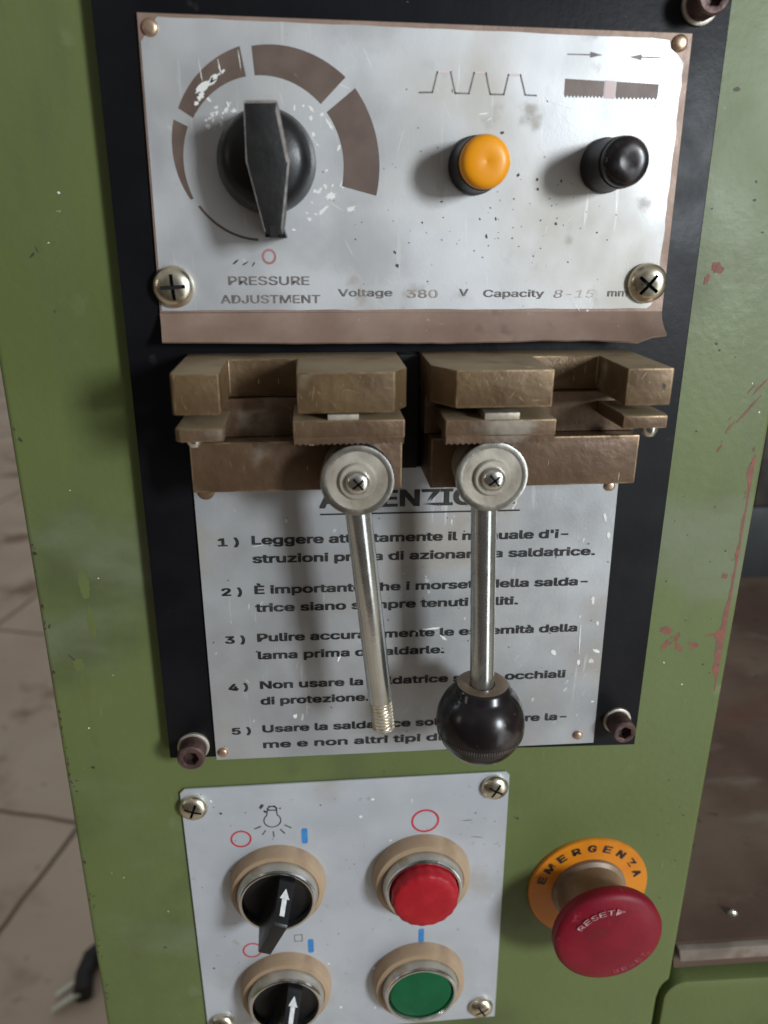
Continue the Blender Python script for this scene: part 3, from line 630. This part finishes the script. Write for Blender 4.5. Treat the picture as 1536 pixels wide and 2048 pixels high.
for x, h, z in ((-57.6, 27, 29.6), (-23.6, 27, 29.6)):
    MB().lathe([(2.0, 2), (2.4, 1.2), (2.4, -.6), (1.6, -2.2), (0, -2.7)], n=20, axis='z').build('screw', ZINC, jl, V(x-ox, h, z-oz))
MB().lathe(dome(2.7, 1.4), n=24).build('bolt_head', BRASS2, jl, V(-56.6-ox, 19.3, 11.2-oz))

jr = thing('clamp_jaw', 'tarnished bronze clamp jaw on the right above the lever with the black ball', 'clamp', 45, 0, 30)
ox, oz = 45, 30
b = MB(2)
b.prism_z([(10.6-ox, 2), (10.6-ox, 29), (16.5-ox, 38), (44.1-ox, 38), (44.1-ox, 14), (65.2-ox, 14), (65.2-ox, 38), (78.6-ox, 38), (78.6-ox, 2)], 39.9-oz, 50.6-oz, .55)
scratches(b, 17-ox, 43.8-ox, 40.2-oz, 50.2-oz, 38.03, 11); scratches(b, 65.6-ox, 78.2-ox, 40.2-oz, 50.2-oz, 38.03, 4)
dusty_toplit(b.build('upper_jaw', [BRASS, SCR, EDGE], jr, weld=False), DUSTLITBRASS)
b = MB(); bx(b, 11.0, 78.4, 2, 16, 27.2, 39.7, .3); b.build('jaw_back', BRASS2, jr)
b = MB(1); b.prism_x([(16.2, 36.9-oz), (36, 37.3-oz), (38, 36.9-oz), (38, 33.2-oz), (16.2, 33.0-oz)], 65.4-ox, 78.5-ox, .45); dusty_toplit(b.build('foot', [BRASS2, EDGE], jr), DUSTLITBRASS)
b = MB(1); bx(b, 13.9, 45.7, 16.2, 38, 31.8, 36.4, .35); serrate(14.1-ox, 45.5-ox, 19, 29.6-oz, 30, 37.95, b); dusty_toplit(b.build('lower_jaw', [BRASS2, EDGE], jr), DUSTLITBRASS)
b = MB(); bx(b, 25.0, 35.0, 21, 37.8, 36.42, 38.4, .2); b.build('insert', DIRTYZINC, jr)
b = MB(1); bx(b, 12.4, 78.2, .0, 21.5, 11.0, 27.0, .6); b.build('base_block', [BRASS2, EDGE], jr)
for x, h, z in ((77.0, 30, 31.2), (44.0, 27, 29.6)):
    MB().lathe([(2.0, 2), (2.4, 1.2), (2.4, -.6), (1.6, -2.2), (0, -2.7)], n=20, axis='z').build('screw', ZINC, jr, V(x-ox, h, z-oz))
# black block added for the shade in the gap between the two jaws
gd = thing('gap_shade_block', 'black block standing in for the shade of the gap between the two clamp jaws', 'gap filler', 7, 0, 30)
b = MB(); b.box(-3.2, 3.4, 0, 6, -17, 20, .4); b.build('shade_block', HOLE, gd)

# ------------------------------------------------------------------ levers
def lever(label, x, z, tipx, tipz, ball):
    t = thing('clamp_lever', label, 'lever', x, 0, z, 'clamp levers hanging over the warning sign')
    b = MB(); b.lathe([(9.4, 21.6), (9.6, 23), (9.6, 33), (9.0, 33.6), (0, 33.6)], n=48); b.build('hub', DIRTYZINC, t)
    d = MB().lathe([(9.6, 33.6), (10.7, 34.2), (10.8, 36.2), (10.5, 36.8), (9.6, 37.0), (8.6, 36.75), (7.6, 36.6), (0, 36.5)], n=64).build('disc', ZINC, t)
    MB().lathe([(8.8, 36.85), (4.0, 36.72)], n=48).build('dirt_ring', DIRTYZINC, d)
    MB().lathe([(5.5, 36.5), (5.5, 37.5), (5.1, 38.0), (0, 38.0)], n=40).build('washer', DIRTYZINC, d)
    screw(t, 0, 37.9, 0, 3.6, 2.6, 40, ZINC)
    dx, dz = tipx-x, tipz-z
    if ball:
        b = MB(); b.tube([(0, 27, -6), (dx*.98, 27, dz+12)], 4.05, 28); b.build('rod', RODMETAL, t)
        b = MB(); pr = [(0, 14.0), (5.2, 14.0), (5.6, 14.5), (8.6, 14.4), (9.4, 13.6)]
        for k in range(4, 36):
            a = math.pi*(.5-k/36.); a = math.pi/2-k/36*math.pi
            r_, q_ = 15.2*math.cos(a), 15.2*math.sin(a)
            if q_ < 12.0: pr.append((r_+(.16 if -4.6 < q_ < -2.4 and k % 2 else 0), q_))
        pr.append((0, -15.2))
        o = b.lathe(pr, n=64, axis='z').build('ball_knob', GLOSSBLACK, t, V(dx, 27, dz))
        b = MB(); n_ = 110
        for k in range(n_):                                       # knurled moulding seam
            a = 2*math.pi*k/n_; r_ = 14.9
            b.face([(r_*1.012*math.cos(a), r_*1.012*math.sin(a), -2.7), (r_*1.012*math.cos(a+.026), r_*1.012*math.sin(a+.026), -2.7), (r_*.988*math.cos(a+.026), r_*.988*math.sin(a+.026), -4.4), (r_*.988*math.cos(a), r_*.988*math.sin(a), -4.4)])
        b.build('seam', material('greasy_seam', (.055, .048, .045), (.10, .09, .085), 300, .5), o, weld=False)
        b = MB(); b.lathe([(4.3, 14.2), (6.5, 14.75), (8.6, 14.5)], n=40, axis='z'); b.build('grease_collar', NECK, o)
    else:
        fx = lambda s_: (dx*s_, 27, -6+(dz+6)*s_)
        b = MB(); b.tube([fx(0), fx(.86), fx(.868)], [4.05, 4.0, 3.6], 28); b.build('rod', RODMETAL, t)
        b = MB(); nr_, na = 84, 32; d_ = Vector((dx, dz+6)); L_ = d_.length*.134; d_.normalize(); x0_, z0_ = fx(.866)[0], fx(.866)[2]; rows = []
        for i in range(nr_+1):
            q_ = L_*i/nr_; row = []
            for k in range(na):
                a = 2*math.pi*k/na; ph = (q_/1.35+k/na) % 1; rr = 3.25+.62*abs(1-2*ph)
                if i > nr_-6: rr *= 1-.05*(i-nr_+6)
                row.append(b.bm.verts.new(V(x0_+d_.x*q_-d_.y*rr*math.cos(a), 27+rr*math.sin(a), z0_+d_.y*q_+d_.x*rr*math.cos(a))))
            rows.append(row)
        for A_, B_ in zip(rows, rows[1:]):
            for k in range(na): b.bm.faces.new((A_[k], A_[(k+1) % na], B_[(k+1) % na], B_[k]))
        b.bm.faces.new(rows[-1])
        b.build('threaded_end', BRASSTHREAD, t)
    return t
lever('zinc clamp lever with a bare threaded end and no ball', -11.0, 18.9, -2.1, -73.2, False)
lever('zinc clamp lever ending in a glossy black ball knob', 28.3, 19.1, 31.2, -71.2, True)

# ------------------------------------------------------------------ switch plate
sp = thing('switch_plate', 'grey white switch plate with red circles and blue bars screwed below the warning sign', 'switch plate', -13, FR, -185)
ox, oz = -13, -185
b = MB(); b.prism([q(-79.1, -120.5), q(-77.2, -118.7), q(50.4, -118.9), q(52.0, -120.6), q(53.3, -257), q(-77.4, -257)], .2, 1.2, .2, 1)
b.mi = 1
for i in range(70): b.blob(*q(rnd.uniform(-76, 51), rnd.uniform(-250, -121)), rnd.uniform(.12, .42), rnd.uniform(.12, .4), 1.24, rnd.uniform(0, 180), rnd, 8)
for x, z, rx, rz in ((-48, -129.2, .9, 1.5), (-46.6, -131.6, .7, 1.2), (-64, -131.4, .8, .7), (-40.6, -130.5, .5, .5), (-24.5, -130, .5, .4), (-72.3, -213.6, .8, .6), (36, -142, 3.2, .18), (40, -151, 3.4, .16)): b.blob(*q(x, z), rx, rz, 1.25, rnd.uniform(-40, 40), rnd, 10)
b.mi = 2
for x, z, rx, rz in ((-8.4, -137, .8, .8), (-3.5, -128.6, .9, .6), (-22.8, -216, .7, .7), (24, -210, .6, .6), (-18, -243, .8, .8), (3.8, -150, .5, .5)): b.blob(*q(x, z), rx, rz, 1.25, 0, rnd, 10, .3)
b.build('plate', [SWITCHMETAL, DIRTMARK, PALE], sp, weld=False)
for x, z, an in ((-74.1, -127.2, 70), (46.0, -125.6, 60), (46.3, -249.2, 30), (-70.8, -246.6, 10)): screw(sp, x-ox, 1.2, z-oz, 5.6, 3.4, an, YZINC)
SW = 1.24
for x, z, r0, r1 in ((-56.8, -144.6, 3.45, 4.25), (18.0, -141.0, 4.9, 5.85), (-55.4, -204.9, 3.45, 4.2)):
    b = MB(); b.ring(*q(x, z), r0, r1, SW); b.build('red_circle', RED, sp, weld=False)
for x, z in ((-31.3, -145.0), (-30.4, -204.8), (17.7, -203.4)):
    X, Z = q(x, z); b = MB(); b.prism([(X-1.25, Z-3.2), (X-.8, Z-3.9), (X+.8, Z-3.9), (X+1.25, Z-3.2), (X+1.25, Z+3.2), (X+.8, Z+3.9), (X-.8, Z+3.9), (X-1.25, Z+3.2)], SW-.02, SW); b.build('blue_bar', BLUE, sp)
b = MB()                                                          # lamp symbol
bp = [q(-43.9+3.35*math.cos(R(a)), -136.2+3.3*math.sin(R(a))) for a in range(130, 411, 14)]
bp = [q(-45.6, -130.6)]+[q(-45.8, -132.2)]+bp+[q(-42.0, -132.2), q(-42.0, -130.6)]
b.line(bp, .5, SW); b.line([q(-45.6, -130.4), q(-44.8, -129.3), q(-42.8, -129.3), q(-42.0, -130.4)], .8, SW); b.line([q(-45.4, -131), q(-42.2, -131.2)], .7, SW)
for p0, p1 in (((-51.1, -139.9), (-48.7, -138.9)), ((-48.1, -143.0), (-46.9, -141.2)), ((-43.8, -141.8), (-43.6, -144.3)), ((-40.8, -141.0), (-39.3, -143)), ((-39.0, -138.9), (-36.6, -140.4))): b.line([q(*p0), q(*p1)], .62, SW)
b.build('lamp_symbol', LINE, sp, weld=False); b = MB()
b.line([q(-37.2, -198.0), q(-37.2, -201.6), q(-34.0, -201.6), q(-34.0, -198.0), q(-37.2, -198.0)], .35, SW)
b.build('square_symbol', LINE, sp, weld=False)

# ------------------------------------------------------------------ rotary selectors and push buttons of the switch plate
PL = FR+1.2
def base_rings(t, rb, rr, hh, rr2=None):
    b = MB(); b.lathe([(rb, 0), (rb-.1, 1.2), (rb-.7, 4.6), (rb-1.3, 5.6), (rr+1.7, 5.9), (rr+1.2, 5.4)], n=64); b.build('mounting_ring', TAN, t)
    b = MB(); b.lathe([(rr+1.2, 5.2), (rr+.9, hh-2.4), (rr+.35, hh-1.0)], n=64); bz = b.build('bezel', BEZEL, t)
    b = MB(); b.lathe([(rr+.3, hh-1.0), (rr+.05, hh-.2), (rr-.5, hh), (rr-1.1, hh-.1), (rr-1.5, hh-.8), (rr-1.6, hh-3)], n=64); b.build('rim', CHROME, bz)
def selector(label, x, z):
    t = thing('rotary_switch', label, 'switch', x, PL, z, 'black rotary switches on the switch plate')
    base_rings(t, 19.9, 15.3, 10.3)
    b = MB(); b.lathe([(14.0, 7.0), (13.6, 7.6), (12.5, 7.2), (0, 6.8)], n=48); b.build('dial', PLASTIC, t)
    th = R(21.5); c, sn = math.cos(th), math.sin(th)
    # grip: a ridge along the dial, highest near its upper third
    prof = [(12.6, 4.0), (12.4, 11.2), (11.6, 12.4), (5.8, 25.4), (4.6, 26.2), (-13.6, 22.4), (-14.7, 21.4), (-13.4, 4.0)]
    wid = [3.6, 3.3, 3.2, 2.9, 2.8, 2.5, 2.4, 3.4]
    bm_ = MB(); B = bm_.bm
    tr = lambda s_, u: (s_*sn+u*c, s_*c-u*sn)
    lo = [B.verts.new(V(tr(s_, -w_)[0], h_, tr(s_, -w_)[1])) for (s_, h_), w_ in zip(prof, wid)]
    hi = [B.verts.new(V(tr(s_, w_)[0], h_, tr(s_, w_)[1])) for (s_, h_), w_ in zip(prof, wid)]
    B.faces.new(lo); B.faces.new(hi[::-1])
    for i in range(len(prof)): B.faces.new((lo[i], hi[i], hi[(i+1) % len(prof)], lo[(i+1) % len(prof)]))
    bmesh.ops.recalc_face_normals(B, faces=B.faces)
    bmesh.ops.bevel(B, geom=[e for e in B.edges if e.calc_face_angle(0) > .5], offset=.35*MM, segments=2, profile=.6, affect='EDGES')
    g = bm_.build('grip', PLASTIC, t)
    b = MB()                                                       # white arrow on the sloping face of the grip
    def onface(s_, u): 
        k_ = (11.6-s_)/5.8; X, Z = tr(s_, u); nrm = .14
        return (X, 12.4+13.0*k_+nrm*.45, Z+nrm)
    b.face([onface(6.9, -.95), onface(6.9, .95), onface(9.6, .95), onface(9.6, -.95)])
    b.face([onface(9.5, -2.0), onface(9.5, 2.0), onface(11.1, 0)])
    b.build('arrow', WHITE, g, weld=False)
selector('upper black rotary switch with white arrow, under the lamp symbol', -42.9, -168.6)
selector('lower black rotary switch with white arrow, cut by the bottom of the photo', -41.7, -227.2)
t = thing('push_button', 'red push button in a chrome ring under the large red circle', 'button', 16.9, PL, -168.6, 'push buttons on the switch plate')
base_rings(t, 20.8, 15.7, 10.2)
b = MB(); b.lathe([(13.9, 3), (13.7, 12.6), (13.2, 14.4), (12.3, 15.1), (9, 15.4), (0, 15.5)], n=96, wob=lambda a, i: 1+(.012*math.sin(a*18) if i in (1, 2, 3) else 0)); b.build('cap', REDCAP, t)
b = MB(); b.lathe([(14.9, 7.2), (13.5, 7.4)], n=48); b.build('gap', HOLE, t)
t = thing('push_button', 'flat green push button in a chrome ring below the red push button', 'button', 17.0, PL, -227.8, 'push buttons on the switch plate')
base_rings(t, 20.6, 15.6, 9.9)
b = MB(); b.lathe([(13.9, 4), (13.6, 8.2), (13.0, 8.7), (0, 8.9)], n=64); b.build('cap', GREENCAP, t)
b = MB(); b.lathe([(14.6, 7.4), (13.2, 7.5)], n=48); b.build('gap', HOLE, t)

# ------------------------------------------------------------------ emergency stop
em = thing('emergency_button', 'red mushroom emergency button on an orange disc lettered EMERGENZA', 'emergency button', 90.6, FR, -182.8)
b = MB(); b.lathe([(26.5, 0), (26.6, .9), (26.2, 1.6), (17, 1.8), (12, 1.8)], n=72); dc = b.build('label_disc', DISCORANGE, em)
b = MB()
for i, ch in enumerate('EMERGENZA'):
    a = 163-i*(163-19)/8; rr = 20.4; ca, sa = math.cos(R(a)), math.sin(R(a))
    wdt = 4.3 if ch == 'M' else 3.2; rot = a-90
    X = rr*ca-wdt/2*math.cos(R(rot)); Z = rr*sa-wdt/2*math.sin(R(rot))
    text(b, ch, X, Z, 1.86, wdt, 4.8, .03, rot)
b.build('lettering', INK, dc, weld=False)
b = MB(); b.lathe([(16.4, 1.7), (16.2, 3.4), (14.6, 4.4), (14.0, 8), (13.4, 16), (13.8, 20)], n=56); b.build('neck', NECK, em)
nk = 120
b = MB(); b.lathe([(13, 20.0), (19.5, 20.2), (21.8, 21.2), (22.4, 22.2), (22.5, 25.6), (22.0, 26.7), (20.2, 27.7), (15, 28.6), (8, 29.1), (0, 29.3)], n=nk*2, wob=lambda a, i: 1+(.008*math.sin(a*nk) if i in (2, 3, 4) else 0))
mc = b.build('mushroom_cap', MUSHRED, em)
b = MB()
def arc_text(s_, a_from, step, rr, hh, size, flip=False):
    for i, ch in enumerate(s_):
        a = a_from-i*step if not flip else a_from+i*step
        rot = a-90 if not flip else a+90; ca, sa = math.cos(R(a)), math.sin(R(a)); wdt = size*.72
        X = rr*ca-wdt/2*math.cos(R(rot)); Z = rr*sa-wdt/2*math.sin(R(rot)); text(b, ch, X, Z, hh, wdt, size, .022, rot)
arc_text('RESET', 146, 12.6, 14.4, 28.78, 3.6)
X, Z = 15.6*math.cos(R(82)), 15.6*math.sin(R(82))
b.face([(X-1.6, 28.78, Z-1.5), (X+2.4, 28.78, Z+.1), (X-1.2, 28.78, Z+1.9)])
b.mi = 1
arc_text('RESET', -76, 11.5, 18.0, 28.42, 2.8, True)
b.build('lettering', [material('worn_white_lettering', (.50, .30, .31), (.30, .06, .08), 520, .5), material('faint_lettering', (.36, .12, .14), (.28, .03, .05), 420, .5)], mc, weld=False)
